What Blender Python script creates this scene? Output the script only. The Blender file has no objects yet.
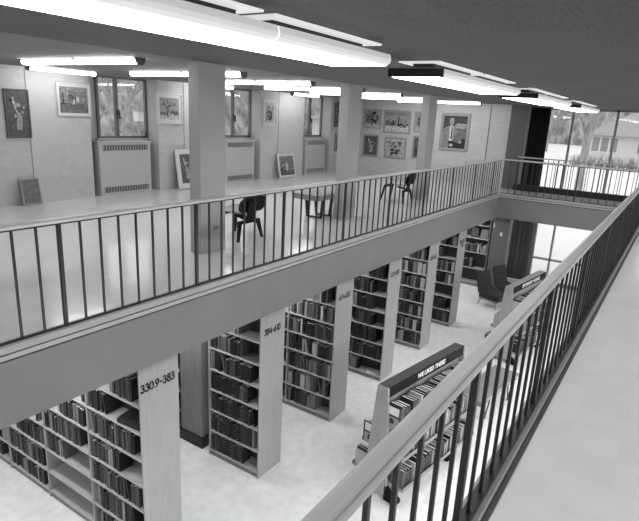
import bpy, bmesh, math, random
from math import sin, cos, pi, radians
from mathutils import Vector, Matrix
random.seed(7)
S = bpy.context.scene
COL = S.collection

# ------------------------------------------------------------------ camera
PSI, TH, RO = .5737, .2712, .0522
FPX, PX0, PY0 = 538.736, 322.967, 264.256
CAMZ = 4.984
_F = Vector((cos(PSI)*cos(TH), sin(PSI)*cos(TH), -sin(TH)))
_R = Vector((sin(PSI), -cos(PSI), 0)); _U = _R.cross(_F)
_r = _R*cos(RO)+_U*sin(RO); _u = -_R*sin(RO)+_U*cos(RO)
cd = bpy.data.cameras.new('camera'); cam = bpy.data.objects.new('camera', cd); COL.objects.link(cam)
cam.matrix_world = Matrix(((_r.x,_u.x,-_F.x,0),(_r.y,_u.y,-_F.y,0),(_r.z,_u.z,-_F.z,CAMZ),(0,0,0,1)))
cd.sensor_width = 36; cd.lens = FPX/639*36; cd.shift_x = (319.5-PX0)/639; cd.shift_y = (PY0-260.5)/639
cd.clip_start = .05; cd.clip_end = 400
S.camera = cam
# ------------------------------------------------------------------ world, exposure
S.view_settings.view_transform = 'Standard'; S.view_settings.look = 'None'
S.view_settings.gamma = 1; S.view_settings.use_curve_mapping = False
S.view_settings.exposure = 0.72
w = bpy.data.worlds.new('overcast_sky'); S.world = w; w.use_nodes = True
w.node_tree.nodes['Background'].inputs[0].default_value = (.9,.9,.9,1)
w.node_tree.nodes['Background'].inputs[1].default_value = 1.25
TUBE = 12.0        # radiance of the fluorescent lenses
def area(name, loc, sx, sy, power, rot=(0,0,0)):
    l = bpy.data.lights.new(name, 'AREA'); l.shape = 'RECTANGLE'; l.size = sx; l.size_y = sy; l.energy = power
    o = bpy.data.objects.new(name, l); COL.objects.link(o); o.location = loc; o.rotation_euler = rot
    return o
# fluorescent lighting below the gallery, over the aisles (hidden by the fascia)
for k in range(-1, 8):
    area('aisle_light', (2.78+1.845*k, 6.2, 2.42), .2, 3.0, 22)
for k in range(8):
    area('near_gallery_fill', (-1.5+2.0*k, -2.3, 5.45), .25, 2.5, 21)  # unseen fill lamps added to light the faces toward the viewer
    area('under_gallery_fill', (-1.5+2.2*k, -1.6, 2.42), .25, 3.0, 70)  # added fill below the near gallery, no fixture modelled

# ------------------------------------------------------------------ materials
MATS = {}
def mat(name, v, rough=.6, spec=.4, var=0., scale=8., stretch=(1,1,1), bump=0., emit=0., metal=0., vary=False):
    if name in MATS: return MATS[name]
    m = bpy.data.materials.new(name); m.use_nodes = True; nt = m.node_tree; N = nt.nodes; L = nt.links
    b = N['Principled BSDF']
    b.inputs['Roughness'].default_value = rough; b.inputs['Specular IOR Level'].default_value = spec
    b.inputs['Metallic'].default_value = metal
    b.inputs['Base Color'].default_value = (v,v,v,1)
    if emit:
        b.inputs['Emission Color'].default_value = (1,1,1,1); b.inputs['Emission Strength'].default_value = emit
    if var or bump:
        tc = N.new('ShaderNodeTexCoord'); mp = N.new('ShaderNodeMapping'); mp.inputs['Scale'].default_value = stretch
        no = N.new('ShaderNodeTexNoise'); no.inputs['Scale'].default_value = scale; no.inputs['Detail'].default_value = 5
        L.new(tc.outputs['Object'], mp.inputs[0]); L.new(mp.outputs[0], no.inputs[0])
        if var:
            cr = N.new('ShaderNodeMapRange'); cr.inputs['From Min'].default_value = .3; cr.inputs['From Max'].default_value = .7
            cr.inputs['To Min'].default_value = v*(1-var); cr.inputs['To Max'].default_value = v*(1+var)
            L.new(no.outputs[0], cr.inputs[0]); L.new(cr.outputs[0], b.inputs['Base Color'])
        if bump:
            bp = N.new('ShaderNodeBump'); bp.inputs['Strength'].default_value = bump; bp.inputs['Distance'].default_value = .01
            L.new(no.outputs[0], bp.inputs['Height']); L.new(bp.outputs[0], b.inputs['Normal'])
    MATS[name] = m; return m
def brick_mat(name, v, mortar, sw, sh, rough=.6, axis='Y', bumps=.3, offset=.5, var=.04):
    """painted brick / tile pattern; axis = normal of the surface"""
    m = bpy.data.materials.new(name); m.use_nodes = True; nt = m.node_tree; N = nt.nodes; L = nt.links
    b = N['Principled BSDF']; b.inputs['Roughness'].default_value = rough; b.inputs['Specular IOR Level'].default_value = .4
    tc = N.new('ShaderNodeTexCoord'); sp = N.new('ShaderNodeSeparateXYZ'); cb = N.new('ShaderNodeCombineXYZ')
    L.new(tc.outputs['Object'], sp.inputs[0])
    a, c = {'Y':('X','Z'), 'X':('Y','Z'), 'Z':('X','Y')}[axis]
    L.new(sp.outputs[a], cb.inputs[0]); L.new(sp.outputs[c], cb.inputs[1])
    br = N.new('ShaderNodeTexBrick'); br.inputs['Scale'].default_value = 1; br.inputs['Brick Width'].default_value = sw
    br.inputs['Row Height'].default_value = sh; br.inputs['Mortar Size'].default_value = .006 if axis!='Z' else .0018
    br.inputs['Mortar Smooth'].default_value = .3; br.offset = offset
    br.inputs['Color1'].default_value = (v*(1-var),)*3+(1,); br.inputs['Color2'].default_value = (v*(1+var),)*3+(1,)
    br.inputs['Mortar'].default_value = (mortar,)*3+(1,)
    L.new(cb.outputs[0], br.inputs[0])
    no = N.new('ShaderNodeTexNoise'); no.inputs['Scale'].default_value = 7 if axis=='Z' else 6; no.inputs['Detail'].default_value = 8
    L.new(tc.outputs['Object'], no.inputs[0])
    mr = N.new('ShaderNodeMapRange'); mr.inputs['From Min'].default_value=.25; mr.inputs['From Max'].default_value=.75
    mr.inputs['To Min'].default_value = .8 if axis=='Z' and name!='acoustic_tile' else .93; mr.inputs['To Max'].default_value = 1.12 if axis=='Z' else 1.06; mr.inputs['To Min'].default_value = (.97 if name=='gallery_tile' else .9) if axis=='Z' else .93
    if name=='gallery_tile': mr.inputs['To Max'].default_value = 1.03
    L.new(no.outputs[0], mr.inputs[0])
    mx = N.new('ShaderNodeMix'); mx.data_type='RGBA'; mx.blend_type='MULTIPLY'; mx.inputs[0].default_value = 1
    L.new(br.outputs[0], mx.inputs[6]); L.new(mr.outputs[0], mx.inputs[7]); L.new(mx.outputs[2], b.inputs['Base Color'])
    if bumps:
        bu = N.new('ShaderNodeBump'); bu.inputs['Strength'].default_value = bumps; bu.inputs['Distance'].default_value = .006; bu.invert = True
        L.new(br.outputs['Fac'], bu.inputs['Height']); L.new(bu.outputs[0], b.inputs['Normal'])
    if axis == 'Z':
        mr2 = N.new('ShaderNodeMapRange'); mr2.inputs['To Min'].default_value = rough*.75; mr2.inputs['To Max'].default_value = rough*1.25
        L.new(no.outputs[0], mr2.inputs[0]); L.new(mr2.outputs[0], b.inputs['Roughness'])
    MATS[name] = m; return m
def ceiling_mat():
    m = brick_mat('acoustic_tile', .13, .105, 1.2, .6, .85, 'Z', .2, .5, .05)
    nt = m.node_tree; N = nt.nodes; L = nt.links; b = N['Principled BSDF']
    v = N.new('ShaderNodeTexNoise'); v.inputs['Scale'].default_value = 34; v.inputs['Detail'].default_value = 6
    tc = N.new('ShaderNodeTexCoord'); mp = N.new('ShaderNodeMapping'); mp.inputs['Scale'].default_value = (.5,1.5,1)
    L.new(tc.outputs['Object'], mp.inputs[0]); L.new(mp.outputs[0], v.inputs[0])
    mr = N.new('ShaderNodeMapRange'); mr.inputs['From Min'].default_value=.36; mr.inputs['From Max'].default_value=.42
    mr.inputs['To Min'].default_value=.6; mr.inputs['To Max'].default_value=1; L.new(v.outputs[0], mr.inputs[0])
    old = b.inputs['Base Color'].links[0].from_socket
    mx = N.new('ShaderNodeMix'); mx.data_type='RGBA'; mx.blend_type='MULTIPLY'; mx.inputs[0].default_value=1
    L.new(old, mx.inputs[6]); L.new(mr.outputs[0], mx.inputs[7]); L.new(mx.outputs[2], b.inputs['Base Color'])
    b.inputs['Specular IOR Level'].default_value = .15
    return m
def glass_mat():
    m = bpy.data.materials.new('window_glass'); m.use_nodes = True; nt = m.node_tree; N = nt.nodes; L = nt.links
    N.remove(N['Principled BSDF']); t = N.new('ShaderNodeBsdfTransparent'); g = N.new('ShaderNodeBsdfGlossy')
    t.inputs[0].default_value = (.93,.93,.93,1); g.inputs['Roughness'].default_value = .02
    x = N.new('ShaderNodeMixShader'); x.inputs[0].default_value = .03
    L.new(t.outputs[0], x.inputs[1]); L.new(g.outputs[0], x.inputs[2]); L.new(x.outputs[0], N['Material Output'].inputs[0])
    return m
M_FLOOR = brick_mat('floor_tile', .68, .64, .30, .30, .42, 'Z', .05, 0, .035)
M_FLOORUP = brick_mat('gallery_tile', .64, .61, .30, .30, .13, 'Z', .03, 0, .03)
M_BRICK_Y = brick_mat('painted_brick_y', .50, .47, .21, .072, .6, 'Y', .25)
M_BRICK_X = brick_mat('painted_brick_x', .52, .49, .21, .072, .6, 'X', .25)
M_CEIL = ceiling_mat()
M_GLASS = glass_mat()
M_PLASTER = mat('plaster', .50, .7, var=.03, scale=3)
M_PLASTERCEIL = mat('ceiling_plaster', .19, .8, var=.03, scale=2)
M_FASCIA = mat('fascia_paint', .17, .55, var=.05, scale=2.5)
M_LEDGE = mat('ledge_paint', .33, .4, var=.05, scale=5)
M_COLUMN = mat('column_paint', .38, .5, var=.03, scale=3)
M_RAILWOOD = mat('handrail_wood', .48, .3, var=.06, scale=5, stretch=(.25,6,6))
M_WOOD = mat('pale_birch', .31, .5, var=.07, scale=5, stretch=(5,5,.35))
M_DWOOD = mat('column_oak', .20, .5, var=.18, scale=7, stretch=(7,7,.4))
M_SHELF = mat('shelf_wood', .38, .5, var=.08, scale=5, stretch=(5,.5,5))
M_SBACK = mat('bookcase_back', .045, .7, var=.1, scale=5)
M_IRON = mat('black_iron', .016, .35, .5)
M_BLACK = mat('black_paint', .006, .6, .12)
M_PLINTH = mat('black_rubber', .015, .5)
M_CURB = mat('dark_curb', .018, .5)
M_METAL = mat('heater_enamel', .46, .4, var=.02, scale=4)
M_DARKM = mat('dark_metal', .10, .4, .5)
M_MIDM = mat('window_metal', .15, .4, .5)
M_CAP = mat('fixture_end_cap', .10, .5)
M_FIXDARK = mat('fixture_dark_end', .02, .5)
M_FIXWHITE = mat('fixture_enamel', .6, .4)
M_TUBE = mat('lit_lens', .8, .4, emit=TUBE)
M_LENS = mat('lit_wrap_lens', .8, .3, emit=7.5)
M_LENSSIDE = mat('lit_lens_side', .7, .3, emit=.22)
M_LENSTOP = mat('lit_top_slot', .7, .3, emit=.35)
M_CURTAIN = mat('curtain_cloth_backlit', .03, .9, var=.3, scale=3, stretch=(3,3,.2))  # upper cloth, backlight put into a darker colour; the lower curtain is lighter
M_CURTAIN2 = mat('curtain_lining', .25, .9, var=.3, scale=3, stretch=(3,3,.2))
M_UPH = mat('chair_upholstery', .035, .9, .2, var=.2, scale=60, bump=.2)
M_LEG = mat('blond_leg', .3, .5)
M_PLY = mat('ebonised_plywood', .008, .5, .2)
M_PLYT = mat('seat_pad', .32, .4)
M_BENCH = mat('bench_top_wood', .22, .5, var=.15, scale=5, stretch=(.4,5,5))
M_WHITE = mat('white_card', .7, .6)
M_LETTER = mat('black_letter', .01, .5)
M_WLETTER = mat('white_letter', .75, .5)
M_SIGNTOP = mat('sign_top', .075, .5, var=.05)
M_PAGES = mat('page_block', .62, .8)
M_FRAME = mat('picture_frame_silver', .30, .4, var=.1, scale=20)
M_FRAMEW = mat('picture_frame_white', .58, .5, var=.05, scale=20)
M_FRAMED = mat('picture_frame_dark', .10, .4, var=.2, scale=20)
M_MATB = mat('picture_mount', .60, .7)
BOOKV = [.010,.014,.02,.016,.03,.012,.05,.022,.09,.035,.16,.028,.26,.011,.40,.018]
M_BOOK = [mat('book_cloth_%d' % i, v, .55, .35) for i, v in enumerate(BOOKV)]
M_BAND = mat('spine_band', .14, .5)
TONE = lambda v: 'black' if v < .015 else 'dark' if v < .04 else 'dark grey' if v < .08 else 'mid grey' if v < .2 else 'pale'

# ------------------------------------------------------------------ mesh helpers
class MB:
    def __init__(s): s.v=[]; s.f=[]; s.m=[]; s.mats=[]
    def slot(s, m):
        if m not in s.mats: s.mats.append(m)
        return s.mats.index(m)
    def box(s, a, b, m=None, T=None):
        a, b = [min(p,q) for p,q in zip(a,b)], [max(p,q) for p,q in zip(a,b)]
        P = [(x,y,z) for z in (a[2],b[2]) for y in (a[1],b[1]) for x in (a[0],b[0])]
        s.hex(P, m, T); return s
    def hex(s, P, m=None, T=None):
        """8 points: bottom (x0y0,x1y0,x0y1,x1y1) then top"""
        if T is not None: P = [tuple(T @ Vector(p)) for p in P]
        k = len(s.v); s.v += [tuple(p) for p in P]; i = s.slot(m)
        for f in ((0,2,3,1),(4,5,7,6),(0,1,5,4),(2,6,7,3),(0,4,6,2),(1,3,7,5)):
            s.f.append(tuple(k+j for j in f)); s.m.append(i)
    def poly(s, pts, m=None, T=None):
        if T is not None: pts = [tuple(T @ Vector(p)) for p in pts]
        k = len(s.v); s.v += [tuple(p) for p in pts]; s.f.append(tuple(range(k, k+len(pts)))); s.m.append(s.slot(m)); return s
    def prism(s, prof, axis, a, b, m=None, T=None):
        """extrude closed 2-D profile along axis"""
        def P(p, t): return {'x':(t,p[0],p[1]),'y':(p[0],t,p[1]),'z':(p[0],p[1],t)}[axis]
        n = len(prof); k = len(s.v); i = s.slot(m)
        pts = [P(p,a) for p in prof]+[P(p,b) for p in prof]
        if T is not None: pts = [tuple(T @ Vector(p)) for p in pts]
        s.v += pts
        for j in range(n): s.f.append((k+j, k+(j+1)%n, k+n+(j+1)%n, k+n+j)); s.m.append(i)
        s.f.append(tuple(k+j for j in range(n))[::-1]); s.m.append(i); s.f.append(tuple(k+n+j for j in range(n))); s.m.append(i); return s
    def tube(s, pts, rad, m=None, n=8, T=None):
        """tapering round tube through points; rad number or list"""
        pts = [Vector(p) for p in pts]; R = rad if isinstance(rad,(list,tuple)) else [rad]*len(pts)
        k = len(s.v); i = s.slot(m)
        for j,p in enumerate(pts):
            d = (pts[min(j+1,len(pts)-1)]-pts[max(j-1,0)]).normalized()
            a = d.cross(Vector((0,0,1)) if abs(d.z)<.9 else Vector((1,0,0))).normalized(); b = d.cross(a)
            for q in range(n):
                t = 2*pi*q/n; c = p+a*cos(t)*R[j]+b*sin(t)*R[j]
                if T is not None: c = T @ c
                s.v.append(tuple(c))
        for j in range(len(pts)-1):
            for q in range(n):
                s.f.append((k+j*n+q,k+j*n+(q+1)%n,k+(j+1)*n+(q+1)%n,k+(j+1)*n+q)); s.m.append(i)
        s.f.append(tuple(k+q for q in range(n))[::-1]); s.m.append(i)
        s.f.append(tuple(k+(len(pts)-1)*n+q for q in range(n))); s.m.append(i); return s
    def mesh(s, name):
        me = bpy.data.meshes.new(name); me.from_pydata(s.v, [], s.f)
        for m in s.mats: me.materials.append(m)
        me.polygons.foreach_set('material_index', s.m)
        bm = bmesh.new(); bm.from_mesh(me); bmesh.ops.recalc_face_normals(bm, faces=bm.faces); bm.to_mesh(me); bm.free()
        me.update(); return me
    def build(s, name, m=None, parent=None, smooth=False, bevel=0, loc=None):
        if m is not None:
            s.mats = [m]; s.m = [0]*len(s.f)
        me = s.mesh(name); o = bpy.data.objects.new(name, me); COL.objects.link(o)
        if parent is not None: o.parent = parent
        if loc is not None: o.location = loc
        if smooth:
            for p in me.polygons: p.use_smooth = True
        if bevel:
            b = o.modifiers.new('bevel','BEVEL'); b.width = bevel; b.segments = 2; b.limit_method='ANGLE'
        return o
def tag(o, label, cat, group=None):
    o['label'] = label; o['category'] = cat
    if group: o['group'] = group
    return o
def thing(name, loc, label, cat, group=None, rz=0):
    o = bpy.data.objects.new(name, None); COL.objects.link(o); o.location = loc; o.rotation_euler = (0,0,rz)
    o.empty_display_size = .1
    return tag(o, label, cat, group)
def struct(o): o['kind'] = 'structure'; return o
def bx(name, a, b, m, parent=None, bevel=0):
    return MB().box(a, b).build(name, m, parent, bevel=bevel)
def copy_tree(o, parent=None):
    c = o.copy(); COL.objects.link(c); c.parent = parent
    for ch in o.children: copy_tree(ch, c)
    return c
def text_mesh(name, s, size, m, parent, M, extrude=.001, bold=0.0, shear=0., width=None):
    cu = bpy.data.curves.new(name, 'FONT'); cu.body = s; cu.size = size; cu.extrude = extrude; cu.offset = bold
    cu.align_x = 'CENTER'; cu.align_y = 'CENTER'; cu.shear = shear
    t = bpy.data.objects.new(name, cu); COL.objects.link(t)
    bpy.context.view_layer.update()
    me = bpy.data.meshes.new_from_object(t.evaluated_get(bpy.context.evaluated_depsgraph_get()))
    bpy.data.objects.remove(t); bpy.data.curves.remove(cu)
    if width:
        xs = [v.co.x for v in me.vertices]; k = width/(max(xs)-min(xs))
        for v in me.vertices: v.co.x *= k
    me.materials.clear(); me.materials.append(m)
    o = bpy.data.objects.new(name, me); COL.objects.link(o); o.parent = parent; o.matrix_local = M
    return o

def arc(cx,cy,rx,ry,a0,a1,n=12):
    return [(cx+rx*cos(radians(a0+(a1-a0)*i/n)), cy+ry*sin(radians(a0+(a1-a0)*i/n))) for i in range(n+1)]
GLYPH = {'0':[arc(.35,.5,.32,.48,0,360,24)], '1':[[(.2,.8),(.35,.98),(.35,0)]], '2':[arc(.33,.70,.28,.28,170,-35)+[(.05,.02),(.65,.02)]],
 '3':[arc(.32,.74,.24,.24,160,-90)+arc(.32,.27,.28,.27,90,-160)], '4':[[(.5,0),(.5,.98),(.02,.28),(.68,.28)]],
 '5':[[(.6,.97),(.2,.97),(.13,.55)]+arc(.32,.31,.29,.31,120,-150)], '6':[[(.48,.98),(.1,.42)]+arc(.35,.29,.29,.29,155,515,24)],
 '7':[[(.05,.97),(.65,.97),(.22,0)]], '8':[arc(.35,.76,.22,.22,0,360,20),arc(.35,.28,.28,.28,0,360,20)],
 '9':[arc(.35,.69,.29,.29,-25,335,24)+[(.22,0)]], '-':[[(.08,.45),(.55,.45)]], '.':[[(.1,.02),(.1,.08)]]}
GW = {'1':.5,'-':.65,'.':.25}
def stroke_text(name, txt, h, m, parent, M, wd, th=.10):
    mb = MB(); x = 0; lines = []
    for c in txt:
        for pl in GLYPH.get(c, []): lines.append([(x+p[0], p[1]) for p in pl])
        x += GW.get(c, .82)
    k = wd/x
    for pl in lines:
        P = [((p[0])*k-wd/2, (p[1]-.5)*h) for p in pl]; t_ = th*h
        for a,b in zip(P,P[1:]):
            dx,dy = b[0]-a[0],b[1]-a[1]; l = math.hypot(dx,dy) or 1e-6; ux,uy = dx/l*t_*.6,dy/l*t_*.6; nx,ny = -dy/l*t_,dx/l*t_
            mb.poly([(a[0]-ux-nx,a[1]-uy-ny,.0005),(b[0]+ux-nx,b[1]+uy-ny,.0005),(b[0]+ux+nx,b[1]+uy+ny,.0005),(a[0]-ux+nx,a[1]-uy+ny,.0005)], m)
    o = mb.build(name, m, parent); o.matrix_local = M; return o
# ------------------------------------------------------------------ the setting
ZM, ZC, ZF = 3.10, 5.53, 2.455
WY = 10.02      # inner face of window wall
EX = 16.65      # end wall
GX = 18.2       # big glass wall
struct(bx('floor', (-4,-4,-.2), (GX+.1,WY+.6,0), M_FLOOR))
struct(bx('floor', (-4,4.12,ZF), (EX,WY+.6,ZM), M_FLOORUP))          # window side gallery
struct(bx('floor', (-4,-4,ZF), (15.16,.56,ZM), M_FLOORUP))           # near gallery
struct(bx('floor', (15.16,-4,ZF), (16.62,4.12,ZM), M_FLOORUP))       # far bridge
struct(bx('ceiling', (-4,-4,ZC), (GX+.1,5.14,ZC+.2), M_CEIL))
struct(bx('ceiling', (-4,5.14,ZC), (GX+.1,WY+.6,ZC+.2), M_PLASTERCEIL))
# fascias (edge trims of the gallery slabs)
def fascia(i, prof, axis, a, b):
    mb = MB(); 
    for pr, m in prof: mb.prism(pr, axis, a, b, m)
    return struct(mb.build('trim_%d' % i))
def fprof(s, y0, led=.13):   # s=+1: slab on +side of y0 (face toward -), y0 = face position
    Y = lambda t: y0+s*t
    return [([(Y(0),ZF-.0),(Y(.018),ZF),(Y(.018),3.0),(Y(0),3.0)], M_FASCIA),
            ([(Y(-.012),3.02),(Y(.018),3.02),(Y(.018),3.060),(Y(-.012),3.060)], M_LEDGE),
            ([(Y(.006),3.0),(Y(.018),3.0),(Y(.018),3.02),(Y(.006),3.02)], M_CURB),
            ([(Y(.006),3.060),(Y(.018),3.060),(Y(.018),3.076),(Y(.006),3.076)], M_CURB),
            ([(Y(-.02),3.076),(Y(.018),3.076),(Y(.018),3.128),(Y(-.012),3.128)], M_LEDGE),
            ([(Y(.0185),3.1),(Y(led),3.1),(Y(led),3.118),(Y(.018),3.128)], M_LEDGE)]
fascia(1, fprof(1, 4.10), 'x', -4, 15.14)
def fprofx(): return [([(p[0], p[1]) for p in pr], m) for pr, m in fprof(1, 15.14)]
def yprism(i, a, b):
    mb = MB()
    for pr, m in fprofx(): mb.prism(pr, 'y', a, b, m)
    return struct(mb.build('trim_%d' % i))
yprism(2, .60, 4.10)
fascia(3, fprof(-1, .60, .098), 'x', -4, 15.14)
struct(bx('trim_4', (-4,.472,ZM), (15.0,.499,ZM+.006), mat('floor_shadow', .05, .6)))  # dark strip laid flat to stand for the shadow line beside the curb
# walls
mb = MB()
PIL = [(1.8,2.3),(5.5,5.95),(9.13,9.6),(12.72,13.27)]
REC = [(-.6,1.0),(3.0,4.72),(6.69,8.39),(10.38,11.95),(14.0,15.55)]
prev = -4
for a,b in REC:
    mb.box((prev,WY,0),(a,WY+.45,ZC)); prev = b
mb.box((prev,WY,0),(EX+.2,WY+.45,ZC))
for a,b in REC:
    mb.box((a,WY+.42,0),(b,WY+.6,4.26))
    mb.box((a,WY,0),(b,WY+.42,ZF))
struct(mb.build('wall_left', M_BRICK_Y))
mb = MB()
for a,b in PIL: mb.box((a,WY-.02,ZM),(b,WY,ZC-.001))
mb.box((5.45,WY-.02,ZM),(5.5,WY,ZC-.001))
struct(mb.build('trim_5', M_PLASTER))
mb = MB()
for a,b in REC:
    mb.box((b-.012,WY+.001,ZM),(b,WY+.41,ZC-.001), M_PLASTER)
    mb.box((a,WY+.06,ZM),(a+.012,WY+.41,ZC-.001), M_DARKM)
struct(mb.build('trim_6'))
struct(bx('wall_far', (EX,5.1,0), (EX+.2,WY,ZC), M_BRICK_X))
struct(bx('wall_far', (EX+.03,4.5,0), (EX+.2,5.085,ZC), M_BRICK_X))
struct(bx('trim_7', (EX+.02,5.085,0), (EX+.06,5.1,ZC-.001), M_DARKM))
struct(bx('wall_side', (EX+.2,4.5,0), (GX+.1,4.7,ZC), M_PLASTER))
struct(bx('wall_rear', (-4.2,-4,0), (-4,WY+.6,ZC), M_PLASTER))
struct(bx('wall_right', (-4,-4.2,0), (GX+.1,-4,ZC), M_PLASTER))
# window 1..5 in the left wall
def small_window(n, a, b):
    x0, x1 = a+.42, b-.015; y = WY+.42; z0, z1 = 4.26, 5.525
    root = struct(bx('window_%d' % n, (x0-.05,y-.10,z0-.04), (x1,y,z0), M_METAL))      # sill
    mb = MB(); t = .05
    mb.box((x0,y-.06,z0),(x0+t,y-.0,z1)); mb.box((x1-t,y-.06,z0),(x1,y,z1)); mb.box((x0+t,y-.06,z1-.04),(x1-t,y,z1)); mb.box((x0+t,y-.06,z0),(x1-t,y,z0+t))
    xm = x0+(x1-x0)*.37
    mb.box((xm-.035,y-.07,z0+t),(xm+.035,y,z1-.04))
    mb.build('window_frame', M_MIDM, root)
    MB().box((x0+t,y-.03,z0+t),(xm-.035,y-.026,z1-.04)).build('window_pane', M_GLASS, root)
    MB().box((xm+.035,y-.03,z0+t),(x1-t,y-.026,z1-.04)).build('window_pane', M_GLASS, root)
    h = MB(); h.box((xm-.012,y-.10,z0+.48),(xm+.012,y-.07,z0+.60)); h.box((xm-.01,y-.12,z0+.42),(xm+.06,y-.10,z0+.45)); h.box((xm+.02,y-.12,z0+.42),(xm+.045,y-.10,z0+.58))
    h.build('window_handle', M_IRON, root)
    l = MB(); l.box((x1-.16,y-.10,z0+.005),(x1-.05,y-.065,z0+.03)); l.box((x1-.09,y-.09,z0+.03),(x1-.07,y-.075,z0+.14)); l.build('window_latch', M_IRON, root)
    if a > 0: struct(bx('wall_left', (a+.012,WY+.42,4.26),(x0,WY+.6,ZC), M_PLASTER))
    else: struct(bx('wall_left', (a,WY+.42,4.26),(x0,WY+.6,ZC), M_PLASTER))
for n,(a,b) in enumerate(REC): small_window(n+1, a, b)
# radiators (unit heaters) standing in the recesses
HL = {2:'pale unit heater under the leftmost window, between the house picture and the tree picture',
      3:'pale unit heater under the second window, just right of the nearest column',
      4:'pale unit heater under the farthest gallery window, right of the leaning picture'}
for n,(a,b) in enumerate(REC):
    if n < 2: continue
    x0, x1 = a+.155, b-.25
    t = thing('unit_heater', ((x0+x1)/2, WY+.13, ZM), HL[n], 'heater', 'heaters under the gallery windows')
    hw = (x1-x0)/2
    MB().box((-hw,-.13,.0),(hw,.25,1.08)).build('heater_body', M_METAL, t, bevel=.008)
    MB().box((-hw-.02,-.15,1.08),(hw+.02,.27,1.115)).build('heater_top', M_METAL, t)
    for z0, z1, nm in ((.93,1.04,0),(.06,.17,1)):
        sl = MB().box((-hw+.09,-.138,z0),(hw-.09,-.1305,z1), M_DARKM); k = 34
        for i in range(k):
            x = -hw+.10+(2*hw-.2)*i/(k-1)
            if i % 2 == 0: sl.box((x-.006,-.146,z0+.008),(x+.006,-.137,z1-.008), M_METAL)
        sl.build('grille', None, t)
    MB().box((-.04,-.142,.97),(.04,-.139,1.02)).build('control_door', M_DARKM, t)
    MB().box((-hw+.02,-.136,.20),(hw-.02,-.131,.90)).build('front_panel', M_METAL, t)
# big two-storey glass wall at the far end
M_MULL = mat('big_window_metal', .30, .4)
root = struct(bx('window_6', (GX-.06,-4,0), (GX+.06,4.5,.10), M_DARKM))
mb = MB()
ys = [4.46, 3.05, 1.86, .67, -.52, -1.71, -2.9, -3.96]
for i,y in enumerate(ys): mb.box((GX-.05,y-.03,.10),(GX+.05,y+.03,ZC-.001))
for z in (.82, 2.55, 3.05): mb.box((GX-.05,-3.99,z-.03),(GX+.05,4.49,z+.03))
mb.box((GX-.05,-3.99,ZC-.06),(GX+.05,4.49,ZC-.001))
mb.build('window_frame', M_MULL, root)
for i in range(len(ys)-1):
    for z0,z1 in ((.10,.79),(.85,2.52),(3.08,ZC-.06)):
        MB().box((GX-.003,ys[i+1]+.03,z0),(GX+.003,ys[i]-.03,z1)).build('window_pane', M_GLASS, root)
# heavier lower mullions of the upper lights
# ------------------------------------------------------------------ columns
def column(x, y, sx, sy, z0, z1, m, label, group, plinth=0, name='column'):
    t = thing(name, (x+sx/2, y+sy/2, z0), label, 'column', group)
    MB().box((-sx/2,-sy/2,plinth),(sx/2,sy/2,z1-z0-.001)).build('shaft', m, t, bevel=.006)
    if plinth: MB().box((-sx/2-.03,-sy/2-.03,0),(sx/2+.03,sy/2+.03,plinth)).build('plinth', M_PLINTH, t)
    return t
CL = ['pale square column rising behind the far railing, nearest of the three, with a wall outlet',
      'pale square column behind the far railing, middle of the three, beside the bench',
      'pale square column behind the far railing, farthest of the three, left of the portrait']
for i,x in enumerate((4.95, 8.53, 12.13)):
    t = column(x, 5.14, .46, .20, ZM, ZC, M_COLUMN, CL[i], 'gallery columns')
    if i == 0:
        o = MB().box((-.01,-.108,.29),(.075,-.101,.37)).build('outlet_plate', M_COLUMN, t)
        for dx in (.005,.05): MB().prism([(dx+.012*cos(a*pi/6)+.006,.33+.016*sin(a*pi/6)) for a in range(12)], 'y', -.112, -.108).build('socket', M_IRON, o)
LCL = ['oak-clad square column on a black plinth between the 330.9-383 and 384-610 bookcases','oak-clad column behind the third bookcase','oak-clad column behind the fifth bookcase']
for i,x in enumerate((5.08, 8.66, 12.26)):
    column(x, 5.30, .44, .45, 0, ZF, M_DWOOD, LCL[i], 'oak clad columns', .17)
M_PIER = mat('pier_wood', .11, .5, var=.18, scale=7, stretch=(7,7,.4))
t = column(16.28, 3.98, .34, .50, 0, ZF, M_PIER, 'broad dark wood pier with a small white card below the far bridge', None, .1, 'pier')
MB().box((-.176,-.07,1.72),(-.171,.0,1.83)).build('notice_card', M_WHITE, t)
MB().box((-.18,.19,1.95),(-.171,.215,2.09)).build('thermometer', M_WHITE, t)
def face_x(loc):   # text plane facing -X
    return Matrix.Translation(loc) @ Matrix(((0,0,-1,0),(-1,0,0,0),(0,1,0,0),(0,0,0,1)))
def face_ny(loc):  # text plane facing -Y
    return Matrix.Translation(loc) @ Matrix(((1,0,0,0),(0,0,-1,0),(0,1,0,0),(0,0,0,1)))
stroke_text('range_number', '917-919', .08, M_LETTER, t, face_x((-.171,-.03,2.2)), .40)
stroke_text('range_number', '000', .06, M_LETTER, t, face_x((-.171,.0,2.32)), .14)
column(16.66, 4.02, .34, .48, ZM, ZC, M_PIER, 'dark wood-clad pier between the brick end wall and the tall dark curtain', None, 0, 'pier')

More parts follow.
